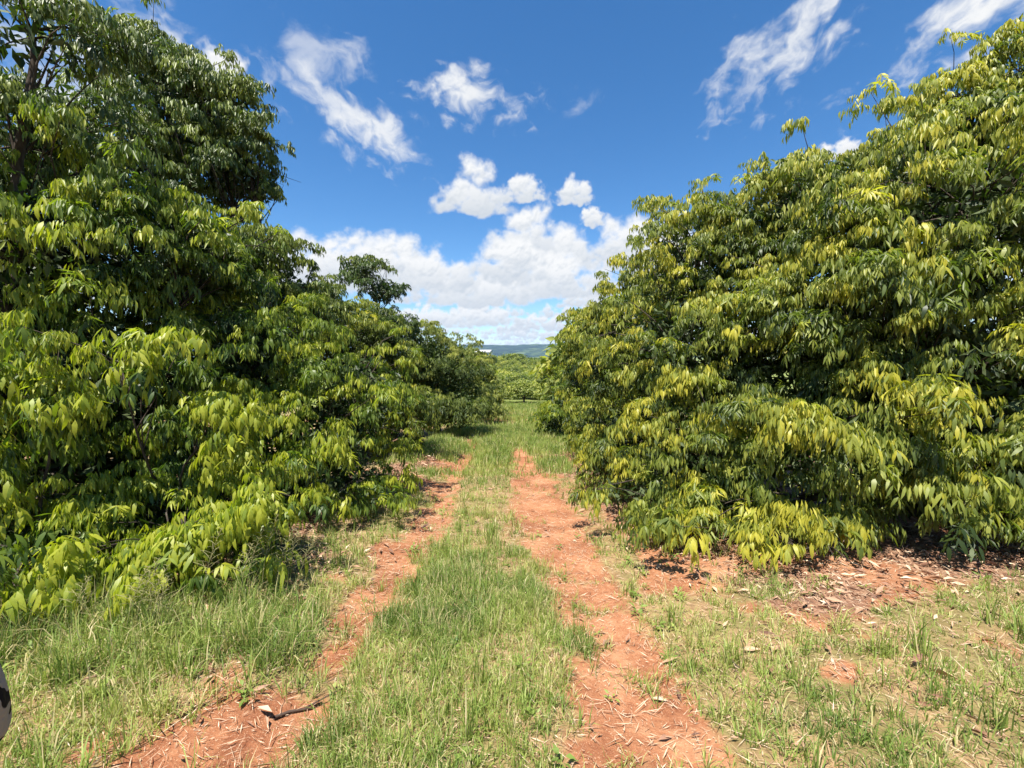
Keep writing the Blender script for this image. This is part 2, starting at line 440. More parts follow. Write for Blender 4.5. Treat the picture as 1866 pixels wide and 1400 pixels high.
link('ground', me, M['soil'], kind='structure', label='red earth track with two worn ruts between tree rows')

# hills on the horizon
ha, hr = np.linspace(R(-75), R(75), 240), np.linspace(3800, 8200, 46)
A, RR = np.meshgrid(ha, hr)
hx, hy = RR * np.sin(A), RR * np.cos(A)
ridge = .5 + 1.1 * (fbm(A * 17 + 2.2, RR / 1300, 4) - .3)
prof = np.exp(-((RR - 6000) / 1150) ** 2) * (112 + 80 * ridge + 22 * np.sin(A * 9 + 1.2)) + np.exp(-((RR - 4700) / 420) ** 2) * 52 * ridge
prof = prof + 26 * (fbm(hx / 500, hy / 500, 4) - .5) * np.clip(prof / 60, 0, 1)
hz = H(hx, hy, False) - 12 + prof
idx = np.arange(A.size).reshape(A.shape)
quads = np.stack([idx[:-1, :-1], idx[:-1, 1:], idx[1:, 1:], idx[1:, :-1]], -1).reshape(-1, 4)
link('hills', tri_mesh('hills', np.stack([hx, hy, hz], -1), quads, k=4), M['hill'], kind='structure', label='low wooded hills, blue with distance, on the horizon')

# ------------------------------------------------------------------ leaves
def leaf_verts(base, d, s, n, L, W, curv, fold, topo):
    """frames of N leaflets -> vertices (N, k, 3); lengths along d, across s, lift along n"""
    if topo == 8:
        tmpl = [(0, 0, 0), (.30, 1, 1), (.30, 0, 0), (.30, -1, 1), (.68, .80, 1), (.68, 0, 0), (.68, -.80, 1), (1, 0, 0)]
        tri = [(0, 1, 2), (0, 2, 3), (1, 4, 5), (1, 5, 2), (2, 5, 6), (2, 6, 3), (4, 7, 5), (5, 7, 6)]
    elif topo == 5:
        tmpl = [(0, 0, 0), (.45, 1, 1), (.45, 0, 0), (.45, -1, 1), (1, 0, 0)]
        tri = [(0, 1, 2), (0, 2, 3), (1, 4, 2), (2, 4, 3)]
    elif topo == 6:
        tmpl = [(0, 0, 0), (.28, 1, 1), (.28, -1, 1), (.66, .82, 1), (.66, -.82, 1), (1, 0, 0)]
        tri = [(0, 1, 2), (1, 3, 4), (1, 4, 2), (3, 5, 4)]
    else:
        tmpl = [(0, 0, 0), (.45, 1, 1), (.45, -1, 1), (1, 0, 0)]
        tri = [(0, 1, 3), (0, 3, 2)]
    out = np.empty((len(base), len(tmpl), 3))
    L, W, curv, fold = L[:, None], W[:, None], curv[:, None], fold[:, None]
    for k, (a, b, f) in enumerate(tmpl):
        out[:, k] = base + d * (L * (a - .12 * curv * a * a)) + s * (W * .5 * b) + n * (W * fold * f * .5 - L * curv * a * a * .5)
    return out, np.array(tri)

rngP = np.random.default_rng(11)
def make_tuft(elev, limp):
    """one leafy shoot end: compound leaves arching from the tip, leaflets hanging; outward is +X"""
    rg = rngP
    ax = np.array((math.cos(elev), 0, math.sin(elev)))
    B, D, S = [], [], []
    nr = rg.integers(6, 9)
    for i in range(nr):
        ph = 2 * math.pi * (i + rg.uniform(-.3, .3)) / nr
        sp = R(rg.uniform(40, 80))
        u = np.cross(ax, (0, 1, 0)); u /= np.linalg.norm(u); v = np.cross(ax, u)
        dr = ax * math.cos(sp) + (u * math.cos(ph) + v * math.sin(ph)) * math.sin(sp)
        dr[2] = dr[2] * .8 + .12
        dr /= np.linalg.norm(dr)
        L = rg.uniform(.15, .25); g = rg.uniform(.7, 1.2)
        off = ax * rg.uniform(-.14, .02)
        npair = rg.integers(3, 5)
        for k in range(npair):
            tt = .35 + .65 * (k + .2 * rg.random()) / (npair - .9)
            p = off + L * (dr * tt + np.array((0, 0, -1)) * .5 * g * tt * tt)
            tg = dr + np.array((0, 0, -1)) * g * tt; tg /= np.linalg.norm(tg)
            lat = np.cross(tg, (0, 0, 1)); lat /= max(np.linalg.norm(lat), 1e-6)
            for sd in (-1, 1) if k < npair - 1 else (-1, 1, 0):
                dn = (rg.uniform(.9, 1.8) if limp else rg.uniform(.15, .8))
                dd = tg * rg.uniform(.35, .7) + lat * sd * rg.uniform(.45, .75) + np.array((0, 0, -dn)) + rg.normal(0, .13, 3)
                dd /= np.linalg.norm(dd)
                up = np.array((0, 0, 1.0)) + dr * np.array((1, 1, 0)) * .8 + lat * sd * .45 + rg.normal(0, .22, 3)
                s_ = np.cross(dd, up); s_ /= np.linalg.norm(s_)
                B.append(p); D.append(dd); S.append(s_)
    return np.array(B), np.array(D), np.array(S)
TUFTS = {(c, l): [make_tuft(R(e), l) for _ in range(7)] for c, e in enumerate((78, 48, 18)) for l in (0, 1)}

def bake_tufts(rg, org, az, cls, limp, scale, tone, leaf_len, aspect=.215):
    """tuft placements -> leaflet frames"""
    B, D, S, T, Ls = [], [], [], [], []
    var = rg.integers(0, 7, len(org))
    for key, variants in TUFTS.items():
        for vi, (b, d, s) in enumerate(variants):
            sel = np.where((cls == key[0]) & (limp == key[1]) & (var == vi))[0]
            if not len(sel): continue
            ca, sa = np.cos(az[sel]), np.sin(az[sel])
            Z, O = np.zeros_like(ca), np.ones_like(ca)
            RZ = np.stack([np.stack([ca, -sa, Z], -1), np.stack([sa, ca, Z], -1), np.stack([Z, Z, O], -1)], 1)
            k = len(b)
            B.append((org[sel][:, None] + np.einsum('nij,kj->nki', RZ, b) * scale[sel][:, None, None]).reshape(-1, 3))
            D.append(np.einsum('nij,kj->nki', RZ, d).reshape(-1, 3))
            S.append(np.einsum('nij,kj->nki', RZ, s).reshape(-1, 3))
            T.append(np.repeat(tone[sel], k)); Ls.append(np.repeat(scale[sel], k))
    B, D, S, T, Ls = (np.concatenate(q) for q in (B, D, S, T, Ls))
    n = len(B)
    D = unit(D + rg.normal(0, .10, D.shape)); S = unit(S - D * np.sum(S * D, 1, keepdims=True)); N = np.cross(S, D)
    L = leaf_len * Ls * rg.uniform(.55, 1.2, n)
    W = L * aspect * rg.uniform(.85, 1.15, n)
    return dict(base=B, d=D, s=S, n=N, L=L, W=W, curv=rg.uniform(.1, .8, n), fold=rg.uniform(.15, .6, n), tone=np.clip(T + rg.normal(0, .11, n), 0, 1))

def tube(path, radii, sides=7):
    path, radii = np.asarray(path, float), np.asarray(radii, float)
    k = len(path); co, tr = [], []
    tg = unit(np.gradient(path, axis=0))
    ref = np.array((0.31, 0.17, .93)) if abs(tg[0][2]) < .8 else np.array((1., .1, 0))
    a = unit(np.cross(tg, ref)); b = np.cross(tg, a)
    th = np.linspace(0, 2 * math.pi, sides, endpoint=False)
    ring = path[:, None] + radii[:, None, None] * (a[:, None] * np.cos(th)[None, :, None] + b[:, None] * np.sin(th)[None, :, None])
    co = ring.reshape(-1, 3)
    q = []
    for i in range(k - 1):
        for j in range(sides):
            j2 = (j + 1) % sides
            q += [(i * sides + j, i * sides + j2, (i + 1) * sides + j2), (i * sides + j, (i + 1) * sides + j2, (i + 1) * sides + j)]
    for j in range(1, sides - 1):
        q.append(((k - 1) * sides, (k - 1) * sides + j, (k - 1) * sides + j + 1))
    return co, np.array(q)
def join(parts):
    co, tr, o = [], [], 0
    for c, t_ in parts:
        co.append(c); tr.append(np.asarray(t_) + o); o += len(c)
    return np.concatenate(co), np.concatenate(tr)
def bent(p, q, rg, sag=.12, k=7):
    tt = np.linspace(0, 1, k)[:, None]
    L = np.linalg.norm(q - p)
    mid = rg.normal(0, sag * .5, 3) * L + np.array((0, 0, sag * L))
    wob = np.cumsum(rg.normal(0, .02 * L, (k, 3)), 0) * (tt * (1 - tt) * 4)
    return p * (1 - tt) + q * tt + mid * 4 * tt * (1 - tt) + wob

PICK = []      # candidates for leaves that are objects of their own
TREES = {}
def make_tree(name, label, trunk, masses, material, seed, leaf_len=.17, lobe=.25, dens=13.5, tone=(.25, .25), young=.25, topo=6, group='orchard trees along the track', leaves_apart=True, inner=1500, back_keep=.18, floor=.12):
    rg = np.random.default_rng(seed)
    base = np.array((trunk[0], trunk[1], float(H(trunk[0], trunk[1]))))
    root = empty(name, base, label=label, cat='tree', group=group)
    mc = np.array([m_[0] for m_ in masses]); mr = np.array([m_[1] for m_ in masses])
    # ---- lobes over each mass
    LC, LR, LT, LM = [], [], [], []
    for i, (c, r) in enumerate(zip(mc, mr)):
        area = 4 * math.pi * (np.mean(r ** 1.6)) ** (2 / 1.6)
        lb = min(lobe, .42 * float(np.mean(r)) + .05)
        n = max(2 if lb < .3 else 5, int(area / (lb * lb * 2.6)))
        k = np.arange(n) + .5
        ph, zz = k * 2.399963 + rg.uniform(0, 6.28), 1 - 2 * k / n
        dv = np.stack([np.cos(ph) * np.sqrt(1 - zz ** 2), np.sin(ph) * np.sqrt(1 - zz ** 2), zz], -1)
        dv = unit(dv + rg.normal(0, .14, dv.shape))
        rad = rg.uniform(lb * .65, lb * 1.3, n)
        LC.append(c + dv * (r - .8 * rad[:, None] * .8) * rg.choice([.64, .82, .97, 1.10, 1.28], (n, 1))); LR.append(rad)
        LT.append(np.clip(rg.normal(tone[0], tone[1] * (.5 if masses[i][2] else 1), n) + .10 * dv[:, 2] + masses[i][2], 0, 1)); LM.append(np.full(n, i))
    LC, LR, LT, LM = (np.concatenate(q) for q in (LC, LR, LT, LM))
    def inside(p, cs, rs):
        return np.min(np.linalg.norm((p[:, None] - cs[None]) / rs[None], axis=2), axis=1)
    sp = (LC[:, 2] > mc[LM][:, 2] - .1 * mr[LM][:, 2]) & (rg.random(len(LC)) < .30)      # sprigs standing out
    dv = unit(LC - mc[LM])[sp]
    LC = np.concatenate([LC, mc[LM][sp] + dv * mr[LM][sp] * 1.02 + dv * rg.uniform(.05, .34, (len(dv), 1)) + (0, 0, .05)])
    LR = np.concatenate([LR, rg.uniform(.12, .22, len(dv))]); LT = np.concatenate([LT, LT[sp]]); LM = np.concatenate([LM, LM[sp]])
    # drop lobes deep inside another mass or under ground, leave gaps
    small = mr.mean(1)[LM] < .45
    keep = ((inside(LC, mc, mr) > .55) & (rg.random(len(LC)) > .26)) | (small & (rg.random(len(LC)) > .1))
    keep &= LC[:, 2] > H(LC[:, 0], LC[:, 1]) + floor
    LC, LR, LT, LM = LC[keep], LR[keep], LT[keep], LM[keep]
    # ---- tufts over each lobe
    cnt = np.maximum(3, (dens * 4 * math.pi * LR ** 2 * .8).astype(int))
    li = np.repeat(np.arange(len(LC)), cnt)
    nv = unit(rg.normal(0, 1, (len(li), 3)))
    nv[:, 2] = np.where(nv[:, 2] < -.25, -nv[:, 2], nv[:, 2])
    rf = rg.uniform(.66, 1.22, len(li))
    org = LC[li] + nv * (LR[li] * rf)[:, None] * np.array((1, 1, .85))
    far_in = np.zeros(len(org), bool)
    for s0 in range(0, len(org), 4000):
        sl = slice(s0, s0 + 4000)
        far_in[sl] = ((inside(org[sl], mc, mr) > .70) | small[keep][li[sl]]) & (inside(org[sl], LC, LR[:, None] * np.ones(3)) > .55)
    ok = far_in & (org[:, 2] > H(org[:, 0], org[:, 1]) + floor + .12)
    li, nv, org, rf = li[ok], nv[ok], org[ok], rf[ok]
    outv = unit(org - mc[LM[li]]) * .6 + nv * .6
    tocam = unit(CAMP - org)
    facing = np.sum(unit(outv) * tocam, 1) > -.28
    vv = (org - CAMP) @ CM
    in_frame = (np.abs(vv[:, 0] / np.maximum(-vv[:, 2], .1)) < 1.36) & (-vv[:, 2] > .3)
    keep = (facing & (in_frame | (rg.random(len(org)) < .3))) | (rg.random(len(org)) < back_keep * (.35 + .65 * in_frame))
    li, org, outv, facing, rf = li[keep], org[keep], outv[keep], facing[keep], rf[keep]
    el = np.arcsin(np.clip(unit(outv)[:, 2], -1, 1))
    cls = np.where(el > R(50), 0, np.where(el > R(8), 1, 2))
    az = np.arctan2(outv[:, 1], outv[:, 0]) + rg.normal(0, .4, len(org))
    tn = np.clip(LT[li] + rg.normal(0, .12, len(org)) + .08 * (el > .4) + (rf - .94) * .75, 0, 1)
    yg = rg.random(len(org)) < young * (.35 + LT[li])
    tn = np.where(yg, np.clip(tn + rg.uniform(.15, .42, len(org)), 0, 1), tn)
    limp = (rg.random(len(org)) < .5 + .4 * (tn > .5)).astype(int)
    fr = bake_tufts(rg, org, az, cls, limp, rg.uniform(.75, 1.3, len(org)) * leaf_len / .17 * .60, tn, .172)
    gz = H(fr['base'][:, 0], fr['base'][:, 1])
    ok = fr['base'][:, 2] + fr['d'][:, 2] * fr['L'] > gz + .02
    fr = {k_: v_[ok] for k_, v_ in fr.items()}
    V, tri = leaf_verts(topo=topo, **{k_: fr[k_] for k_ in ('base', 'd', 's', 'n', 'L', 'W', 'curv', 'fold')})
    # ---- older leaves within, tone held darkest to paint shade into the gaps
    wv_ = np.where(mr.mean(1) > .45, mr.mean(1) ** 2, 0); wv_ = wv_ if wv_.sum() else mr.mean(1) ** 2
    nin = int(inner * wv_.sum() * 1.1)
    mi = rg.choice(len(mc), nin, p=wv_ / wv_.sum())
    dv = unit(rg.normal(0, 1, (nin, 3)))
    ip = mc[mi] + dv * mr[mi] * (rg.uniform(.30, .84, nin))[:, None]
    ip = ip[ip[:, 2] > H(ip[:, 0], ip[:, 1]) + .25]
    nin = len(ip)
    di = unit(rg.normal(0, 1, (nin, 3)) + np.array((0, 0, -.7)))
    si = unit(np.cross(di, rg.normal(0, 1, (nin, 3)))); ni = np.cross(si, di)
    Li = leaf_len * rg.uniform(.6, 1.0, nin)
    VI, triI = leaf_verts(ip, di, si, ni, Li, Li * .36, rg.uniform(0, .4, nin), rg.uniform(.1, .4, nin), 4)
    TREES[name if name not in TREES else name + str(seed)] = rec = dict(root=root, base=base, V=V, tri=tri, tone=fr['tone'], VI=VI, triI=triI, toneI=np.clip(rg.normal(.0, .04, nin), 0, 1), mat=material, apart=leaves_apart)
    # ---- trunk and limbs
    top = base + np.array((rg.normal(0, .1), rg.normal(0, .1), .55))
    tr_r = .15
    co, tq = tube(np.array([base + (0, 0, -.15), base + (0, 0, .1), base + (0, 0, .3), top]), np.array([1.45, 1.15, .95, .9]) * tr_r, 10)
    link('trunk', tri_mesh('trunk', co - base, tq), M['bark'], root)
    for i, (c, r) in enumerate(zip(mc, mr)):
        end = c + rg.normal(0, .1, 3) * min(1, np.mean(r))
        big = np.mean(r) > .45
        if big: st0, ra, rb = top - (0, 0, .1), tr_r * .5, tr_r * .14
        else:
            bigs = [q for q in range(len(mc)) if np.mean(mr[q]) > .45]
            st0, ra, rb = mc[min(bigs, key=lambda q: np.linalg.norm(mc[q] - c))], .014, .005
        pth = bent(st0, end, rg, .10, 8)
        parts = [tube(pth, np.linspace(ra, rb, 8), 7)]
        ids = np.where(LM == i)[0]
        for j in ids:
            st = pth[rg.integers(4, 8)]
            parts.append(tube(bent(st, LC[j] + (LC[j] - c) * .05, rg, .08, 4), np.linspace(tr_r * .10 if big else .006, .003, 4), 3))
        co, tq = join(parts)
        link('limb', tri_mesh('limb', co - base, tq), M['bark'], root)
    return rec

def ms(x, y, Y, r, ry=None, rz=None, t=0.0):
    """a foliage mass: middle seen at (x, y) of the photograph, Y metres down the row, radii in metres"""
    return (P(x, y, Y), np.array((r, ry or r, rz or r)), t)

# left row, near to far
make_tree('orchard_tree', 'big green tree nearest on the left, its lowest bough sweeping down over the grass', (-4.3, 4.6),
          [ms(60, 870, 4.1, 1.35, 1.2, 1.0), ms(330, 960, 3.9, .85, .8, .62), ms(150, 690, 4.4, 1.3, 1.2, .9), ms(60, 470, 4.5, 1.35, 1.2, 1.0), ms(230, 1010, 3.35, .55, .45, .30), ms(110, 1070, 3.15, .42, .35, .2), ms(330, 1110, 2.95, .17, .15, .14, .4), ms(470, 1040, 3.7, .4, .35, .3), ms(70, 1010, 3.3, .6, .45, .4), ms(70, 1090, 2.95, .42, .34, .24), ms(-20, 1110, 2.75, .4, .3, .28), ms(150, 1130, 2.75, .28, .24, .18), ms(40, 1160, 2.6, .25, .2, .16, .2), ms(220, 1150, 2.65, .2, .18, .14, .2), ms(260, 1090, 3.1, .38, .32, .22), ms(420, 1060, 3.4, .38, .32, .24), ms(570, 1015, 3.95, .38, .34, .25), ms(480, 935, 3.45, .22, .2, .12, .3), ms(410, 950, 3.35, .22, .2, .12, .32), ms(335, 980, 3.2, .22, .2, .12, .32), ms(260, 1010, 3.1, .22, .2, .12, .32), ms(185, 1045, 3.0, .22, .2, .12, .32), ms(105, 1085, 2.9, .22, .2, .12, .32), ms(230, 660, 3.4, .22, .2, .22, .2), ms(400, 780, 3.6, .28, .2, .3, .2), ms(100, 740, 3.3, .22, .2, .2, .2), ms(140, 1215, 2.5, .13, .11, .10, .5), ms(-260, 700, 4.6, 1.8, 1.6, 1.6), ms(320, 470, 5.4, .95, 1.0, .75)],
          M['leaf_green'], 21, tone=(.50, .15), young=.65, leaf_len=.18)
make_tree('orchard_tree', 'tall dark tree on the left overhanging the top corner with an open bough', (-5.6, 4.2),
          [ms(60, 60, 4.3, .55, .5, .40), ms(-80, 200, 4.3, .8, .7, .7), ms(120, 230, 5.4, .85, .7, .5), ms(150, 60, 4.6, .42, .4, .22), ms(20, 270, 4.6, .7, .6, .45)],
          M['leaf_dark'], 22, tone=(.5, .2), young=.3, inner=500, lobe=.25, dens=15)
make_tree('orchard_tree', 'tree with bright limp leaves bulging into the track beside the left rut', (-3.5, 6.4),
          [ms(575, 850, 5.6, 1.05, 1.1, 1.05), ms(640, 720, 6.3, .85, .9, .75), ms(450, 640, 6.0, 1.1, 1.1, .9), ms(420, 800, 4.9, .7, .7, .7), ms(660, 940, 5.1, .55, .5, .45)],
          M['leaf_green'], 23, tone=(.52, .15), young=.65)
make_tree('orchard_tree', 'tallest tree of the left row with a dark stepped crown against the sky', (-5.6, 8.4),
          [ms(335, 215, 8.0, 1.15, 1.2, 1.2), ms(420, 320, 8.0, .85, 1.0, .55), ms(265, 110, 8.2, .6, .8, .6), ms(240, 340, 7.6, 1.3, 1.2, 1.0), ms(445, 455, 7.6, .95, 1.0, .38), ms(470, 570, 8.2, 1.3, 1.2, 1.1), ms(400, 190, 8.1, .75, .9, .4), ms(450, 255, 8.0, .5, .55, .22)],
          M['leaf_dark'], 24, tone=(.64, .18), young=.4, topo=4, dens=13, leaf_len=.19)
make_tree('orchard_tree', 'yellow green tree of the left row below the lone dark treetop', (-4.2, 10.8),
          [ms(620, 620, 10.5, 1.25, 1.3, 1.0), ms(560, 560, 10.0, .85, .9, .6), ms(690, 640, 11.0, .9, .9, .75), ms(700, 760, 10.2, 1.25, 1.1, .9)],
          M['leaf_yellow'], 25, tone=(.33, .18), young=.3, topo=4, dens=12, leaf_len=.185, lobe=.34)
make_tree('tall_tree', 'slender dark tree whose small top stands alone against the clouds', (-4.6, 15.0),
          [ms(655, 495, 14.5, .62, .6, .5), ms(700, 530, 14.5, .58, .6, .48), ms(690, 600, 14.5, 1.1, 1.1, .8)],
          M['leaf_dark'], 26, tone=(.3, .2), young=.15, topo=4, dens=12, leaf_len=.22, lobe=.3, leaves_apart=False)
make_tree('orchard_tree', 'rounded olive green tree towards the end of the left row', (-3.2, 17.0),
          [ms(770, 660, 16.0, 1.5, 1.5, 1.3), ms(820, 690, 16.5, 1.4, 1.5, 1.4), ms(835, 745, 15.5, 1.2, 1.3, .8), ms(740, 740, 15.0, 1.3, 1.3, 1.0)],
          M['leaf_far'], 27, tone=(.42, .22), young=.2, topo=4, dens=9.5, leaf_len=.21, lobe=.4, leaves_apart=False)
make_tree('orchard_tree', 'last olive tree of the left row, tapering onto the grass', (-2.6, 23.0),
          [ms(866, 722, 22.5, 1.2, 1.6, 1.3), ms(884, 738, 22.0, .75, 1.0, .8), ms(840, 690, 23.0, 1.5, 1.5, 1.4), ms(900, 745, 21.5, .45, .6, .5)],
          M['leaf_far'], 28, tone=(.38, .2), young=.2, topo=4, dens=8, leaf_len=.23, lobe=.42, leaves_apart=False)
# right row
make_tree('orchard_tree', 'big tree nearest on the right with large yellow green leaves and deep shade below', (4.9, 5.4),
          [ms(1690, 700, 5.0, 1.35, 1.2, 1.0), ms(1800, 850, 4.6, 1.0, 1.0, .6), ms(1480, 800, 4.8, 1.0, 1.0, .55), ms(1750, 430, 5.2, 1.4, 1.2, 1.1), ms(1560, 560, 5.4, 1.15, 1.1, 1.0), ms(1990, 650, 5.2, 1.7, 1.5, 1.7), ms(1900, 340, 5.4, 1.0, 1.0, .8), ms(1490, 1000, 4.0, .46, .38, .20), ms(1340, 960, 4.5, .75, .6, .42), ms(1330, 990, 4.1, .6, .4, .30), ms(1500, 965, 4.2, .55, .4, .30), ms(1880, 1040, 3.75, .32, .3, .14), ms(1850, 950, 4.0, .5, .4, .42), ms(1740, 900, 4.1, .45, .4, .3), ms(1700, 900, 4.4, .6, .5, .3), ms(1450, 760, 3.95, .24, .2, .2, .25), ms(1455, 1010, 3.6, .17, .14, .06, .42), ms(1550, 1025, 3.6, .10, .1, .07, .42), ms(1700, 725, 3.75, .2, .18, .13, .3)],
          M['leaf_yellow'], 31, tone=(.47, .15), young=.42, leaf_len=.185)
make_tree('orchard_tree', 'right row tree with a tall sprig rising into the top corner', (6.0, 6.6),
          [ms(1825, 115, 5.8, .34, .34, .44), ms(1738, 185, 5.9, .42, .4, .32), ms(1800, 225, 5.8, .65, .5, .55), ms(1890, 190, 5.8, .6, .5, .6), ms(1700, 265, 6.0, .7, .6, .46), ms(1840, 310, 6.0, .8, .8, .5), ms(1620, 335, 6.2, 1.0, 1.0, .7), ms(1480, 385, 6.4, 1.0, 1.0, .75)],
          M['leaf_yellow'], 32, tone=(.50, .15), young=.42, leaf_len=.175)
make_tree('orchard_tree', 'tree with clusters of clear yellow leaves beside the right rut', (3.4, 7.2),
          [ms(1290, 850, 5.3, .95, .95, .95), ms(1240, 640, 6.6, 1.2, 1.2, 1.0), ms(1390, 640, 6.2, 1.2, 1.2, 1.1), ms(1270, 480, 7.2, 1.15, 1.1, 1.0), ms(1400, 430, 6.8, 1.1, 1.1, .9), ms(1190, 800, 6.6, .95, 1.0, 1.0), ms(1230, 950, 4.9, .45, .45, .3), ms(1170, 900, 5.3, .5, .5, .4), ms(1215, 965, 4.5, .5, .45, .34), ms(1120, 850, 6.6, .5, .6, .5), ms(1225, 790, 5.3, .2, .2, .26, .36), ms(1325, 845, 4.6, .18, .16, .12, .36), ms(1230, 690, 5.6, .2, .2, .12, .45), ms(1330, 550, 5.9, .28, .2, .14, .4)],
          M['leaf_yellow'], 33, tone=(.45, .15), young=.42)
make_tree('orchard_tree', 'leaning yellow tree of the right row that stands against the far hills', (2.9, 11.2),
          [ms(1130, 640, 10.5, 1.1, 1.2, 1.1), ms(1075, 680, 11.2, .75, .8, .9), ms(1180, 560, 9.5, .9, 1.0, .8), ms(1110, 790, 10.0, .95, 1.0, .8), ms(1080, 590, 11.0, .6, .6, .5)],
          M['leaf_yellow'], 34, tone=(.50, .15), young=.42, topo=4, dens=13, leaf_len=.19)
make_tree('orchard_tree', 'small vivid green tree low at the end of the right row', (2.6, 15.8),
          [ms(1030, 745, 15.5, .85, 1.0, .85), ms(1010, 770, 15.0, .5, .6, .45), ms(1080, 720, 16.5, 1.4, 1.4, 1.2)],
          M['leaf_green'], 35, tone=(.55, .2), young=.4, topo=4, dens=11, leaf_len=.21, lobe=.38, leaves_apart=False)

# ---- pick the leaves that show largest: nearest in each small cell of the view
names = list(TREES)
ALL, DEP, SZ, OWN, LID = [], [], [], [], []
RI = CM.T
for ti, nm in enumerate(names):
    r_ = TREES[nm]
    c = r_['V'].mean(1)
    v = (c - CAMP) @ CM
    dep = -v[:, 2]
    u_ = np.stack([v[:, 0] / np.maximum(dep, .05) * 800 + 933, -v[:, 1] / np.maximum(dep, .05) * 800 + 700], -1)
    a_, b_ = r_['V'][:, 1], r_['V'][:, 3 if r_['V'].shape[1] in (5, 8) else 2]
    ln = r_['V'][:, -1] - r_['V'][:, 0]; wd = b_ - a_
    nrm = np.cross(ln, wd); view = unit(c - CAMP)
    ALL.append(u_); DEP.append(dep); SZ.append(np.abs(np.sum(nrm * view, 1)) / np.maximum(dep, .3) ** 2); OWN.append(np.full(len(c), ti)); LID.append(np.arange(len(c)))
ALL, DEP, SZ, OWN, LID = (np.concatenate(q) for q in (ALL, DEP, SZ, OWN, LID))
inv = (ALL[:, 0] > 4) & (ALL[:, 0] < 1862) & (ALL[:, 1] > 4) & (ALL[:, 1] < 1396) & (DEP > .3)
cell = (ALL[:, 0] // 13).astype(int) * 400 + (ALL[:, 1] // 13).astype(int)
ids = np.where(inv)[0]
ids = ids[np.lexsort((DEP[ids], cell[ids]))]
first = np.ones(len(ids), bool); first[1:] = cell[ids][1:] != cell[ids][:-1]
front = ids[first]
for ti, nm in enumerate(names):
    r_ = TREES[nm]; base = r_['base']
    nk = r_['V'].shape[1]
    sel = np.zeros(len(r_['V']), bool)
    if r_['apart']:
        f = front[OWN[front] == ti]
        f = f[np.argsort(-SZ[f])][:240]
        sel[LID[f]] = True
        for l in LID[f]:
            vv = r_['V'][l]
            lm = tri_mesh('leaf', vv - vv[0], r_['tri'], attrs={'tone': np.full(nk, r_['tone'][l])})
            link('leaf', lm, r_['mat'], r_['root'], loc=vv[0] - base)
    V, T = r_['V'][~sel], r_['tone'][~sel]
    if nk == 6:      # leaves farther off need fewer corners
        far_l = np.linalg.norm(V[:, 0] - CAMP, axis=1) > 4.4
        V4 = np.stack([V[far_l, 0], (V[far_l, 1] * .62 + V[far_l, 3] * .38) , (V[far_l, 2] * .62 + V[far_l, 4] * .38), V[far_l, 5]], 1)
        extra, T4 = V4, T[far_l]
        V, T = V[~far_l], T[~far_l]
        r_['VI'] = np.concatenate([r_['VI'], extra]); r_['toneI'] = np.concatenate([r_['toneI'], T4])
    tr = (r_['tri'][None] + (np.arange(len(V)) * nk)[:, None, None]).reshape(-1, 3)
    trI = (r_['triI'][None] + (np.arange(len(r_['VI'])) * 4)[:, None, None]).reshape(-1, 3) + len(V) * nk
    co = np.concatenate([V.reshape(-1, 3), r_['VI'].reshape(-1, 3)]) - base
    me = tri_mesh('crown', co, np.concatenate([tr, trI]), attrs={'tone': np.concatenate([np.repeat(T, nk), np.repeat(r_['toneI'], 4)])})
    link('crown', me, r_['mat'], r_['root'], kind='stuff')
    print('tree', nm, len(V), len(r_['VI']), int(sel.sum()))

# ------------------------------------------------------------------ far orchard: three kinds copied
def far_proto(seed):
    rg = np.random.default_rng(seed)
    n_l = 22
    k = np.arange(n_l) + .5
    ph, zz = k * 2.4 + rg.uniform(0, 6), 1 - 1.5 * k / n_l
    dv = np.stack([np.cos(ph) * np.sqrt(np.maximum(1 - zz ** 2, 0)), np.sin(ph) * np.sqrt(np.maximum(1 - zz ** 2, 0)), zz], -1)
    lc = np.array((0, 0, 1.75)) + dv * np.array((2.1, 2.1, 1.35)) * rg.uniform(.8, 1.12, (n_l, 1)); lr = rg.uniform(.6, 1.1, n_l)
    N = 3600
    li = rg.integers(0, n_l, N)
    nv = unit(rg.normal(0, 1, (N, 3))); nv[:, 2] = np.where(nv[:, 2] < -.3, -nv[:, 2], nv[:, 2])
    p = lc[li] + nv * (lr[li] * rg.uniform(.6, 1.1, N))[:, None]
    p[:, 2] = np.maximum(p[:, 2], .1)
    d = unit(nv * .5 + rg.normal(0, .5, (N, 3)) + np.array((0, 0, -.5)))
    s = unit(np.cross(d, nv + rg.normal(0, .3, (N, 3)))); n_ = np.cross(s, d)
    L = rg.uniform(.28, .5, N)
    V, tri = leaf_verts(p, d, s, n_, L, L * .5, rg.uniform(0, .4, N), rg.uniform(.1, .4, N), 4)
    tone = np.clip(rg.normal(.62, .20, n_l)[li] + rg.normal(0, .12, N), 0, 1)
    cm = tri_mesh('crown', V.reshape(-1, 3), (tri[None] + (np.arange(N) * 4)[:, None, None]).reshape(-1, 3), attrs={'tone': np.repeat(tone, 4)})
    cm.materials.append(M['leaf_orchard'])
    parts = [tube([(0, 0, -.3), (0, 0, .2), (.05, 0, .7)], [.2, .15, .12], 7)]
    for j in range(6):
        parts.append(tube(bent(np.array((.05, 0, .6)), lc[j * 2], rg, .1, 4), np.linspace(.09, .02, 4), 5))
    co, tq = join(parts)
    tm = tri_mesh('trunk', co, tq); tm.materials.append(M['bark'])
    return cm, tm
protos = [far_proto(s) for s in (61, 62, 63)]
rgF = np.random.default_rng(64)
spots = []
Y = 40.0
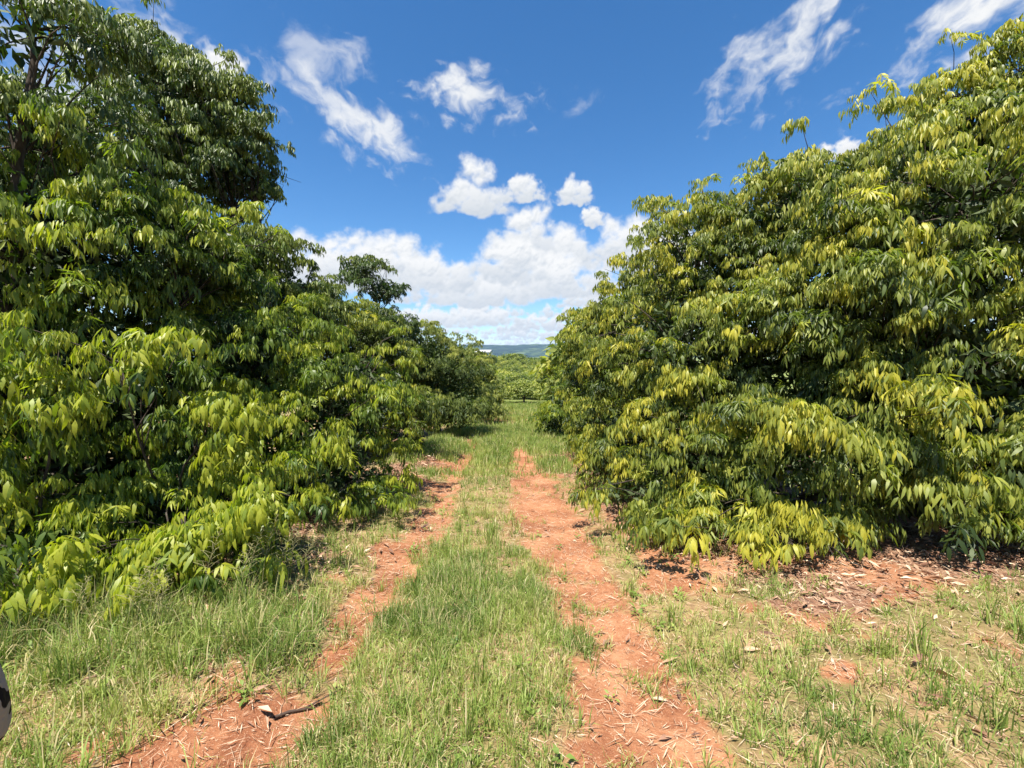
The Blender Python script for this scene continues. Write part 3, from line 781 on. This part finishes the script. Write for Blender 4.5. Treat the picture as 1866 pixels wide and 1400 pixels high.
while Y < 235:
    half = .135 * Y + 3
    x = -half + rgF.uniform(0, 2)
    while x < half:
        px = x + rgF.normal(0, .5)
        if not (Y < 60 and abs(px - 1.0) < 2.6 + .02 * Y): spots.append((px, max(Y + rgF.normal(0, 2.0), 42)))
        x += 4.6 + .010 * Y
    Y += 5.0 + .04 * Y
spots += [(-4.6, 30.5), (-5.2, 37.5), (4.4, 22.5), (4.9, 29.5), (5.3, 36.5)]
for i, (x, y) in enumerate(spots):
    cm, tm = protos[i % 3]
    r_ = empty('orchard_tree', (x, y, float(H(x, y, False))), label='one of the low rounded trees filling the valley beyond the track', cat='tree', group='orchard trees in the valley')
    s = rgF.uniform(.72, 1.25) * (1.0 if y < 110 else 1.15)
    r_.scale = (s, s, s * rgF.uniform(.85, 1.05)); r_.rotation_euler.z = rgF.uniform(0, 6.28)
    link('crown', cm, None, r_); link('trunk', tm, None, r_)
print('far trees', len(spots))
# one broad dark tree on the skyline
bx, by = float(P(935, 650, 215)[0]), 215.0
r_ = empty('skyline_tree', (bx, by, float(H(bx, by, False))), label='broad dark tree rising above the orchard, before the hills', cat='tree')
r_.scale = (2.6, 2.6, 2.15)
link('crown', protos[1][0], None, r_); link('trunk', protos[1][1], None, r_)

# far-off wood beyond the orchard
N = 30000
rg = np.random.default_rng(70)
wy = rg.uniform(240, 900, N) ; wx = rg.uniform(-.3, .3, N) * wy
nb = vnoise(wx / 9, wy / 9)
wz = H(wx, wy, False) + nb * 4.5 + rg.uniform(0, .8, N)
dv = unit(rg.normal(0, 1, (N, 3))); sv = unit(np.cross(dv, rg.normal(0, 1, (N, 3))))
V, tri = leaf_verts(np.stack([wx, wy, wz], -1), dv, sv, np.cross(sv, dv), np.full(N, 2.2), np.full(N, 1.5), np.full(N, .2), np.full(N, .3), 4)
me = tri_mesh('woodland', V.reshape(-1, 3), (tri[None] + (np.arange(N) * 4)[:, None, None]).reshape(-1, 3), attrs={'tone': np.repeat(np.clip(rg.normal(.45, .22, N), 0, 1), 4)})
link('woodland', me, M['leaf_far'], kind='stuff', label='far belt of trees across the valley floor', cat='woodland')

# ------------------------------------------------------------------ white house in the distance
def box(x0, x1, y0, y1, z0, z1):
    v = [(x, y, z) for z in (z0, z1) for y in (y0, y1) for x in (x0, x1)]
    f = [(0, 2, 3, 1), (4, 5, 7, 6), (0, 1, 5, 4), (2, 6, 7, 3), (0, 4, 6, 2), (1, 3, 7, 5)]
    return v, f
def poly(name, v, f, mt, parent=None, loc=None, **kw):
    me = bpy.data.meshes.new(name); me.from_pydata([tuple(map(float, q)) for q in v], [], f); me.update()
    return link(name, me, mt, parent, loc, **kw)
hp = P(881, 655, 178)
hg = float(H(hp[0], hp[1], False))
hb = hp[2] + .5
hr_ = empty('white_house', (hp[0], hp[1], hb), label='small white house with a pale roof half hidden beyond the left row', cat='house')
hr_.rotation_euler.z = R(-14)
hr_.scale = (.85, .85, .85)
v, f = box(-3.4, 3.6, -2.5, 2.5, min(-1.2, hg - hb - .5), 2.7)
poly('wall', v, f, M['wall_paint'], hr_)
poly('roof', [(-3.9, -3.1, 2.703), (4.1, -3.1, 2.703), (4.1, 3.1, 2.703), (-3.9, 3.1, 2.703), (-3.9, 0, 3.9), (4.1, 0, 3.9), (-3.9, -3.1, 2.85), (4.1, -3.1, 2.85), (4.1, 3.1, 2.85), (-3.9, 3.1, 2.85)],
     [(3, 2, 1, 0), (0, 1, 7, 6), (6, 7, 5, 4), (5, 8, 9, 4), (2, 3, 9, 8), (0, 6, 4, 9, 3), (1, 2, 8, 5, 7)], M['roof_sheet'], hr_)
for wx0 in (-2.4, -.2, 2.0):
    v, f = box(wx0, wx0 + 1.1, -2.53, -2.49, .9, 2.1)
    wn = poly('window', v, f, M['window_glass'], hr_)
    v, f = box(wx0 - .1, wx0 + 1.2, -2.62, -2.503, .78, .88)
    poly('sill', v, f, M['wall_paint'], wn)

# ------------------------------------------------------------------ grass and litter
def blades(rg, x, y, hgt, wid, tone, flop=.55, ang=None):
    n = len(x)
    z = H(x, y) - .01
    a = rg.uniform(0, 2 * math.pi, n) if ang is None else ang + rg.normal(0, .5, n)
    lean = rg.gamma(2.0, flop / 2, n).clip(0, 1.6)
    dh = np.stack([np.cos(a), np.sin(a), np.zeros(n)], -1)
    sa = a + math.pi / 2 + rg.normal(0, .5, n)
    sd = np.stack([np.cos(sa), np.sin(sa), np.zeros(n)], -1)
    b = np.stack([x, y, z], -1)
    up = np.array((0, 0, 1.0))
    q1 = b + (up * np.cos(lean * .45)[:, None] + dh * np.sin(lean * .45)[:, None]) * (hgt * .55)[:, None]
    q2 = q1 + (up * np.cos(lean * 1.25)[:, None] + dh * np.sin(lean * 1.25)[:, None]) * (hgt * .45)[:, None]
    w_ = (wid * .5)[:, None]
    V = np.stack([b - sd * w_, b + sd * w_, q1 - sd * w_ * .8, q1 + sd * w_ * .8, q2], 1)
    tri = np.array([(0, 1, 3), (0, 3, 2), (2, 3, 4)])
    return V, tri, tone
def sample(rg, n, x0, x1, y0, y1, f):
    x, y = rg.uniform(x0, x1, n), rg.uniform(y0, y1, n)
    k = rg.random(n) < f(x, y)
    return x[k], y[k]
rg = np.random.default_rng(80)
GV, GT = [], []
def add_grass(x, y, hgt, wid, dry=.12, flop=.55, ang=None):
    n = len(x)
    cl = fbm(x * 2.1 + 70, y * 2.1, 3)
    tone = np.clip(.42 + 1.3 * (cl - .5) + rg.normal(0, .13, n), 0, .75)
    tone = np.where(rg.random(n) < dry, rg.uniform(.8, 1, n), tone)
    V, tri, _ = blades(rg, x, y, hgt, wid, tone, flop, ang)
    GV.append(V); GT.append(np.repeat(tone, 5))
cov = grass_cover
def hgt_(x, y, n, a, b):
    cl = fbm(x * 1.6 + 11, y * 1.6 + 40, 3)
    return (a + (b - a) * np.clip(cl * 1.6 - .3, 0, 1)) * rg.uniform(.6, 1.3, n)
def clumps(n, x0, x1, y0, y1, f, lo, hi, k0, k1, spread, wid, dry, flop):
    """grass grows in tufts: blades fan out of shared crowns"""
    cx, cy = sample(rg, n, x0, x1, y0, y1, f)
    k = rg.integers(k0, k1, len(cx))
    hc = hgt_(cx, cy, len(cx), lo, hi)
    i = np.repeat(np.arange(len(cx)), k)
    ang, rad = rg.uniform(0, 6.283, len(i)), np.abs(rg.normal(0, 1, len(i))) * spread
    dr = rg.random(len(cx)) < dry
    add_grass(cx[i] + np.cos(ang) * rad, cy[i] + np.sin(ang) * rad, hc[i] * rg.uniform(.45, 1.25, len(i)), rg.uniform(*wid, len(i)), np.where(dr[i], .8, .12), flop, ang)
soft = lambda a_, b_: np.clip(cov(a_, b_) * (.25 + 1.1 * fbm(a_ * 3.1 + 5, b_ * 3.1 + 60, 3)), 0, 1)
clumps(5200, -3.4, 4.4, 1.5, 3.5, soft, .045, .15, 8, 18, .022, (.0028, .0065), .2, 1.0)
clumps(2600, -1.0, .5, 1.5, 4.2, soft, .06, .17, 9, 18, .022, (.0026, .006), .2, .8)
clumps(1500, -3.3, -1.3, 1.5, 3.0, soft, .08, .30, 7, 15, .025, (.0028, .0075), .22, .85)
clumps(3400, -2.8, 4.4, 1.5, 5.0, lambda a_, b_: .12 + .55 * cov(a_, b_), .02, .06, 5, 10, .035, (.002, .0045), .5, 1.3)
clumps(900, -3.2, 3.6, .5, 1.55, soft, .045, .15, 6, 12, .025, (.003, .007), .2, 1.0)
clumps(5000, -2.6, 3.2, 3.4, 8.6, soft, .05, .16, 8, 16, .03, (.004, .008), .22, .85)
x, y = sample(rg, 60000, -2.8, 2.6, 8, 20, cov)
hh = hgt_(x, y, len(x), .10, .26) * np.interp(y, [8, 14], [.8, 1.2]); add_grass(x, y, hh, rg.uniform(.008, .016, len(x)), .12, .55)
x, y = sample(rg, 30000, -6, 7, 19, 62, lambda a, b: np.full(len(a), .9))
hh = hgt_(x, y, len(x), .15, .42); add_grass(x, y, hh, rg.uniform(.02, .045, len(x)), .12, .5)
# tussocks with longer blades
for _ in range(190):
    tx, ty = rg.uniform(-3, 4.2), rg.uniform(1.6, 5.5)
    if rg.random() > cov(np.array([tx]), np.array([ty]))[0]: continue
    n = rg.integers(14, 34)
    hh = rg.uniform(.13, .30) * rg.uniform(.6, 1.1, n)
    add_grass(tx + rg.normal(0, .025, n), ty + rg.normal(0, .025, n), hh, rg.uniform(.004, .008, n), .08, .5)
V = np.concatenate(GV); T = np.concatenate(GT)
tri = np.array([(0, 1, 3), (0, 3, 2), (2, 3, 4)])
me = tri_mesh('grass', V.reshape(-1, 3), (tri[None] + (np.arange(len(V)) * 5)[:, None, None]).reshape(-1, 3), attrs={'tone': T})
link('grass', me, M['grass'], kind='stuff', label='uneven pale green grass on the track and its verges', cat='grass')
print('blades', len(V))

# broad-leaved weeds, low rosettes among the grass
wx, wy = sample(rg, 700, -3.2, 4.4, 1.5, 6.5, lambda a_, b_: .15 + .6 * cov(a_, b_) * sstep(.45, .65, fbm(a_ * 1.2 + 90, b_ * 1.2, 3)))
k = rg.integers(6, 13, len(wx)); i = np.repeat(np.arange(len(wx)), k); n = len(i)
a_ = rg.uniform(0, 6.283, n); sz = rg.uniform(.02, .055, len(wx))[i]
up_ = rg.uniform(.1, .9, n)
d = unit(np.stack([np.cos(a_), np.sin(a_), up_], -1)); sd = unit(np.cross(d, np.array((0, 0, 1.0)) + rg.normal(0, .25, (n, 3))))
st_ = rg.uniform(0, .05, n)
bx_, by_ = wx[i] + np.cos(a_) * st_ * .5, wy[i] + np.sin(a_) * st_ * .5
V1, tri = leaf_verts(np.stack([bx_, by_, H(wx[i], wy[i]) + .005 + st_ * rg.uniform(0, 1.4, n)], -1), d, sd, np.cross(sd, d), sz * rg.uniform(.7, 1.3, n), sz * rg.uniform(.3, .55, n), rg.uniform(.1, .7, n), rg.uniform(.1, .4, n), 5)
T1 = np.repeat(np.clip(rg.normal(.3, .2, len(wx))[i] + rg.normal(0, .06, n), 0, .75), 5)
me = tri_mesh('weeds', V1.reshape(-1, 3), (tri[None] + (np.arange(n) * 5)[:, None, None]).reshape(-1, 3), attrs={'tone': T1})
link('weeds', me, M['grass'], kind='stuff', label='small broad leaved weeds scattered through the grass', cat='weeds')

# loose straw and fallen leaves
x, y = sample(rg, 95000, -3.0, 4.5, 1.5, 9, lambda a, b: np.clip(.30 + .45 * fbm(a * 1.9 + 21, b * 1.9, 3) * (1 - .5 * cov(a, b)) + .3 * litter_cover(a, b), 0, 1) * np.interp(b, [1.6, 10], [1, .4]))
n = len(x); z = H(x, y)
a = rg.uniform(0, 6.28, n)
d = unit(np.stack([np.cos(a), np.sin(a), rg.normal(0.05, .12, n)], -1)); s = unit(np.cross(d, np.array((0, 0, 1.0)) + rg.normal(0, .3, (n, 3))))
L = rg.gamma(2.2, .022, n).clip(.015, .14)
V1, tri = leaf_verts(np.stack([x, y, z + rg.uniform(.004, .018, n)], -1), d, s, np.cross(s, d), L, rg.uniform(.002, .005, n), rg.uniform(-.3, .4, n), np.full(n, .2), 4)
T1 = np.repeat(np.clip(rg.normal(.8, .15, n), 0, 1), 4)
me = tri_mesh('straw', V1.reshape(-1, 3), (tri[None] + (np.arange(n) * 4)[:, None, None]).reshape(-1, 3), attrs={'tone': T1})
link('straw', me, M['litter'], kind='stuff', label='loose dry straw scattered over the bare red earth', cat='straw')
x, y = sample(rg, 60000, -4.8, 5.5, 1.7, 12, lambda a, b: litter_cover(a, b) * (.15 + .85 * sstep(.9, 1.5, np.abs(a + .1))) * (1 - .6 * cov(a, b)))
n = len(x); z = H(x, y)
a = rg.uniform(0, 6.28, n)
d = unit(np.stack([np.cos(a), np.sin(a), rg.normal(0.0, .22, n)], -1)); s = unit(np.cross(d, np.array((0, 0, 1.0)) + rg.normal(0, .45, (n, 3))))
L = rg.gamma(4, .016, n).clip(.025, .12)
V1, tri = leaf_verts(np.stack([x, y, z + rg.uniform(.008, .035, n)], -1), d, s, np.cross(s, d), L, L * rg.uniform(.18, .34, n), rg.uniform(-.4, .6, n), rg.uniform(.2, 1.2, n), 5)
T1 = np.repeat(np.clip(rg.normal(.52, .24, n), 0, 1), 5)
me = tri_mesh('leaf_litter', V1.reshape(-1, 3), (tri[None] + (np.arange(n) * 5)[:, None, None]).reshape(-1, 3), attrs={'tone': T1})
link('leaf_litter', me, M['litter'], kind='stuff', label='brown fallen leaves lying under and before the trees', cat='leaf litter')

# ------------------------------------------------------------------ flowering grass stalks by the left bough
def stalk(x, y, h, lean, seed):
    rg = np.random.default_rng(seed)
    z = float(H(x, y))
    tt = np.linspace(0, 1, 8)
    a = rg.uniform(-.5, 1.2)
    path = np.stack([math.cos(a) * lean * tt ** 2, math.sin(a) * .3 * lean * tt ** 2, h * tt], -1)
    parts = [tube(path, np.linspace(.0028, .0012, 8), 5)]
    for k in range(26):
        u_ = .48 + .52 * k / 26
        p = np.array([np.interp(u_, tt, path[:, i]) for i in range(3)])
        ph = k * 2.4; ll = .075 * (1.05 - u_) * 2 + .012
        q = p + np.array((math.cos(ph) * ll, math.sin(ph) * ll, ll * .55))
        parts.append(tube(np.array([p, (p + q) / 2 + (0, 0, .006), q]), [.0012, .0016, .0008], 4))
    co, tq = join(parts)
    link('grass_stalk', tri_mesh('grass_stalk', co, tq), M['stalk'], None, (x, y, z), label='thin flowering grass stalk before the dark foot of the left trees', cat='grass stalk', group='flowering grass stalks on the left')
for i, (px, py, Y_, h) in enumerate([(250, 1190, 2.5, .50), (268, 1180, 2.55, .44), (232, 1200, 2.45, .46), (285, 1190, 2.5, .38), (372, 1200, 2.75, .62), (452, 1170, 2.95, .58), (480, 1150, 3.05, .62), (505, 1130, 3.1, .5), (525, 1120, 3.15, .48), (545, 1110, 3.2, .46), (130, 1180, 2.5, .36), (440, 1150, 2.9, .45)]):
    p = P(px, py, Y_); stalk(float(p[0]), Y_, h, .16, 90 + i)

# fallen twigs on the track
for i, (px, py, L, ang, lab) in enumerate([(545, 1300, .22, .7, 'short dark fallen twig beside the left rut near the bottom edge')]):
    v = ray(px, py); tY = 2.0
    for _ in range(12):
        p = CAMP + v * (tY / v[1]); tY += (p[2] - float(H(p[0], p[1])) - .012) * 1.2
    rg = np.random.default_rng(120 + i)
    dv = np.array((math.cos(ang), math.sin(ang), 0))
    tt = np.linspace(-.5, .5, 8)
    path = dv * (tt * L)[:, None] + np.cumsum(rg.normal(0, .006, (8, 3)), 0) * (1, 1, .3)
    path[:, 2] = [float(H(p[0] + q[0], p[1] + q[1])) - p[2] + .012 for q in path]
    parts = [tube(path, np.linspace(.009, .004, 8), 6), tube(np.array([path[4], path[4] + dv * .05 + (.04, .03, .01), path[4] + dv * .08 + (.08, .07, .012)]), [.005, .004, .003], 5)]
    co, tq = join(parts)
    link('fallen_twig', tri_mesh('fallen_twig', co, tq), M['twig_wood'], None, tuple(p), label=lab, cat='twig')

# ------------------------------------------------------------------ person at the left edge (only the elbow shows)
def skin_fig(name, joints, bones, mt, parent, sub=2, root=0):
    keys = list(joints)
    me = bpy.data.meshes.new(name)
    me.from_pydata([joints[k][0] for k in keys], [(keys.index(a), keys.index(b)) for a, b in bones], [])
    o = link(name, me, mt, parent)
    o.modifiers.new('skin', 'SKIN')
    for i, k in enumerate(keys):
        r = joints[k][1]; r = r if isinstance(r, tuple) else (r, r)
        me.skin_vertices[0].data[i].radius = r
        me.skin_vertices[0].data[i].use_root = (i == root)
    s = o.modifiers.new('sub', 'SUBSURF'); s.levels = s.render_levels = sub
    return o
el_w = P(10, 1268, .66)
pg = float(H(-1.08, .60))
pr = empty('person', (-1.08, .60, pg), label='person in a black and white printed shirt, bent elbow at the bottom left edge', cat='person')
E = tuple(el_w - np.array((-1.08, .60, pg)) + np.array((-.064, 0, -.012)))
J = dict(pelvis=((0, 0, .88), (.135, .10)), waist=((0, 0, 1.02), (.12, .09)), chest=((0, .0, 1.22), (.135, .10)), neckb=((0, -.01, 1.36), .06), neck=((0, 0, 1.41), .05), head=((0, .01, 1.50), (.075, .09)), crown_=((0, 0, 1.60), (.055, .065)),
         shr=((.155, 0, 1.30), .05), elr=(E, .028), wrr=((.15, .10, .95), .026), hdr=((.115, .13, .92), (.036, .018)),
         shl=((-.155, 0, 1.30), .05), ell=((-.20, -.03, 1.03), .036), wrl=((-.20, .05, .80), .026), hdl=((-.20, .07, .72), (.018, .036)),
         hr=((.085, 0, .80), .085), kr=((.095, .02, .47), .055), ar=((.10, -.02, .08), .036), fr=((.11, .14, .035), (.034, .028)),
         hl=((-.085, 0, .80), .085), kl=((-.095, .02, .47), .055), al=((-.10, -.02, .08), .036), fl=((-.11, .14, .035), (.034, .028)))
BN = [('pelvis', 'waist'), ('waist', 'chest'), ('chest', 'neckb'), ('neckb', 'neck'), ('neck', 'head'), ('head', 'crown_'), ('chest', 'shr'), ('shr', 'elr'), ('elr', 'wrr'), ('wrr', 'hdr'), ('chest', 'shl'), ('shl', 'ell'), ('ell', 'wrl'), ('wrl', 'hdl'),
      ('pelvis', 'hr'), ('hr', 'kr'), ('kr', 'ar'), ('ar', 'fr'), ('pelvis', 'hl'), ('hl', 'kl'), ('kl', 'al'), ('al', 'fl')]
for sd, hd, base_, dirv, across in (('r', 'hdr', np.array((.115, .13, .92)), np.array((-.7, .35, -.35)), np.array((.1, .55, .45))), ('l', 'hdl', np.array((-.20, .07, .72)), np.array((0, .25, -1.)), np.array((0, 1., .1)))):
    for q, (off, ln) in enumerate(((-.027, .062), (-.009, .074), (.009, .070), (.027, .055))):
        k1, k2 = 'f%s%da' % (sd, q), 'f%s%db' % (sd, q)
        b_ = base_ + across * off + dirv * .03; J[k1] = (tuple(b_ + dirv * ln * .45), .0095); J[k2] = (tuple(b_ + dirv * ln + np.array((.012 if sd == 'l' else 0, 0, -.008))), .0075)
        BN += [(hd, k1), (k1, k2)]
    J['t%sa' % sd] = (tuple(base_ + across * .045 - dirv * .005), .011); J['t%sb' % sd] = (tuple(base_ + across * .065 + dirv * .03), .009)
    BN += [(hd, 't%sa' % sd), ('t%sa' % sd, 't%sb' % sd)]
skin_fig('body', J, BN, M['skin'], pr)
sh = {k: J[k] for k in ('pelvis', 'waist', 'chest', 'neckb', 'shr', 'elr', 'shl', 'ell')}
sh = {k: (p, tuple(q * 1.0 + .022 for q in (r if isinstance(r, tuple) else (r, r)))) for k, (p, r) in sh.items()}
sh['cufr'] = (tuple(np.array(E) * .1 + np.array((.15, .10, .95)) * .9), (.045, .045)); sh['cufl'] = ((-.20, .02, .90), (.05, .05))
skin_fig('shirt', sh, [('pelvis', 'waist'), ('waist', 'chest'), ('chest', 'neckb'), ('chest', 'shr'), ('shr', 'elr'), ('elr', 'cufr'), ('chest', 'shl'), ('shl', 'ell'), ('ell', 'cufl')], M['print'], pr)
tr_ = {k: (J[k][0], tuple(q + .014 for q in (J[k][1] if isinstance(J[k][1], tuple) else (J[k][1],) * 2))) for k in ('pelvis', 'hr', 'kr', 'ar', 'hl', 'kl', 'al')}
skin_fig('trousers', tr_, [('pelvis', 'hr'), ('hr', 'kr'), ('kr', 'ar'), ('pelvis', 'hl'), ('hl', 'kl'), ('kl', 'al')], M['trouser'], pr)
skin_fig('hair', dict(a=((0, -.03, 1.63), (.075, .08)), b=((0, -.06, 1.56), (.085, .07)), c=((0, -.075, 1.44), (.07, .04))), [('a', 'b'), ('b', 'c')], M['hair'], pr)
for s_ in (-1, 1):
    skin_fig('shoe', dict(a=((.10 * s_, -.05, .04), (.042, .04)), b=((.105 * s_, .07, .04), (.045, .036)), c=((.112 * s_, .17, .03), (.042, .026))), [('a', 'b'), ('b', 'c')], M['shoe'], pr)

# ------------------------------------------------------------------ air
hm = bpy.data.materials.new('haze'); hm.use_nodes = True
hm.node_tree.nodes.clear(); t = NT(hm.node_tree)
pv = t.n('ShaderNodeVolumePrincipled')
pv.inputs['Color'].default_value = (.46, .68, 1.0, 1)
pv.inputs['Density'].default_value = 0.00006
pv.inputs['Density Attribute'].default_value = ''
pv.inputs['Anisotropy'].default_value = 0.0
oo = t.n('ShaderNodeOutputMaterial'); t.put(oo.inputs['Volume'], pv.outputs[0])
v, f = box(-9500, 9500, -60, 14500, -40, 260)
poly('haze', v, f, hm, kind='stuff')
print('triangles', sum(len(m_.polygons) * (2 if m_.name.startswith(('ground', 'hills')) else 1) for m_ in bpy.data.meshes))
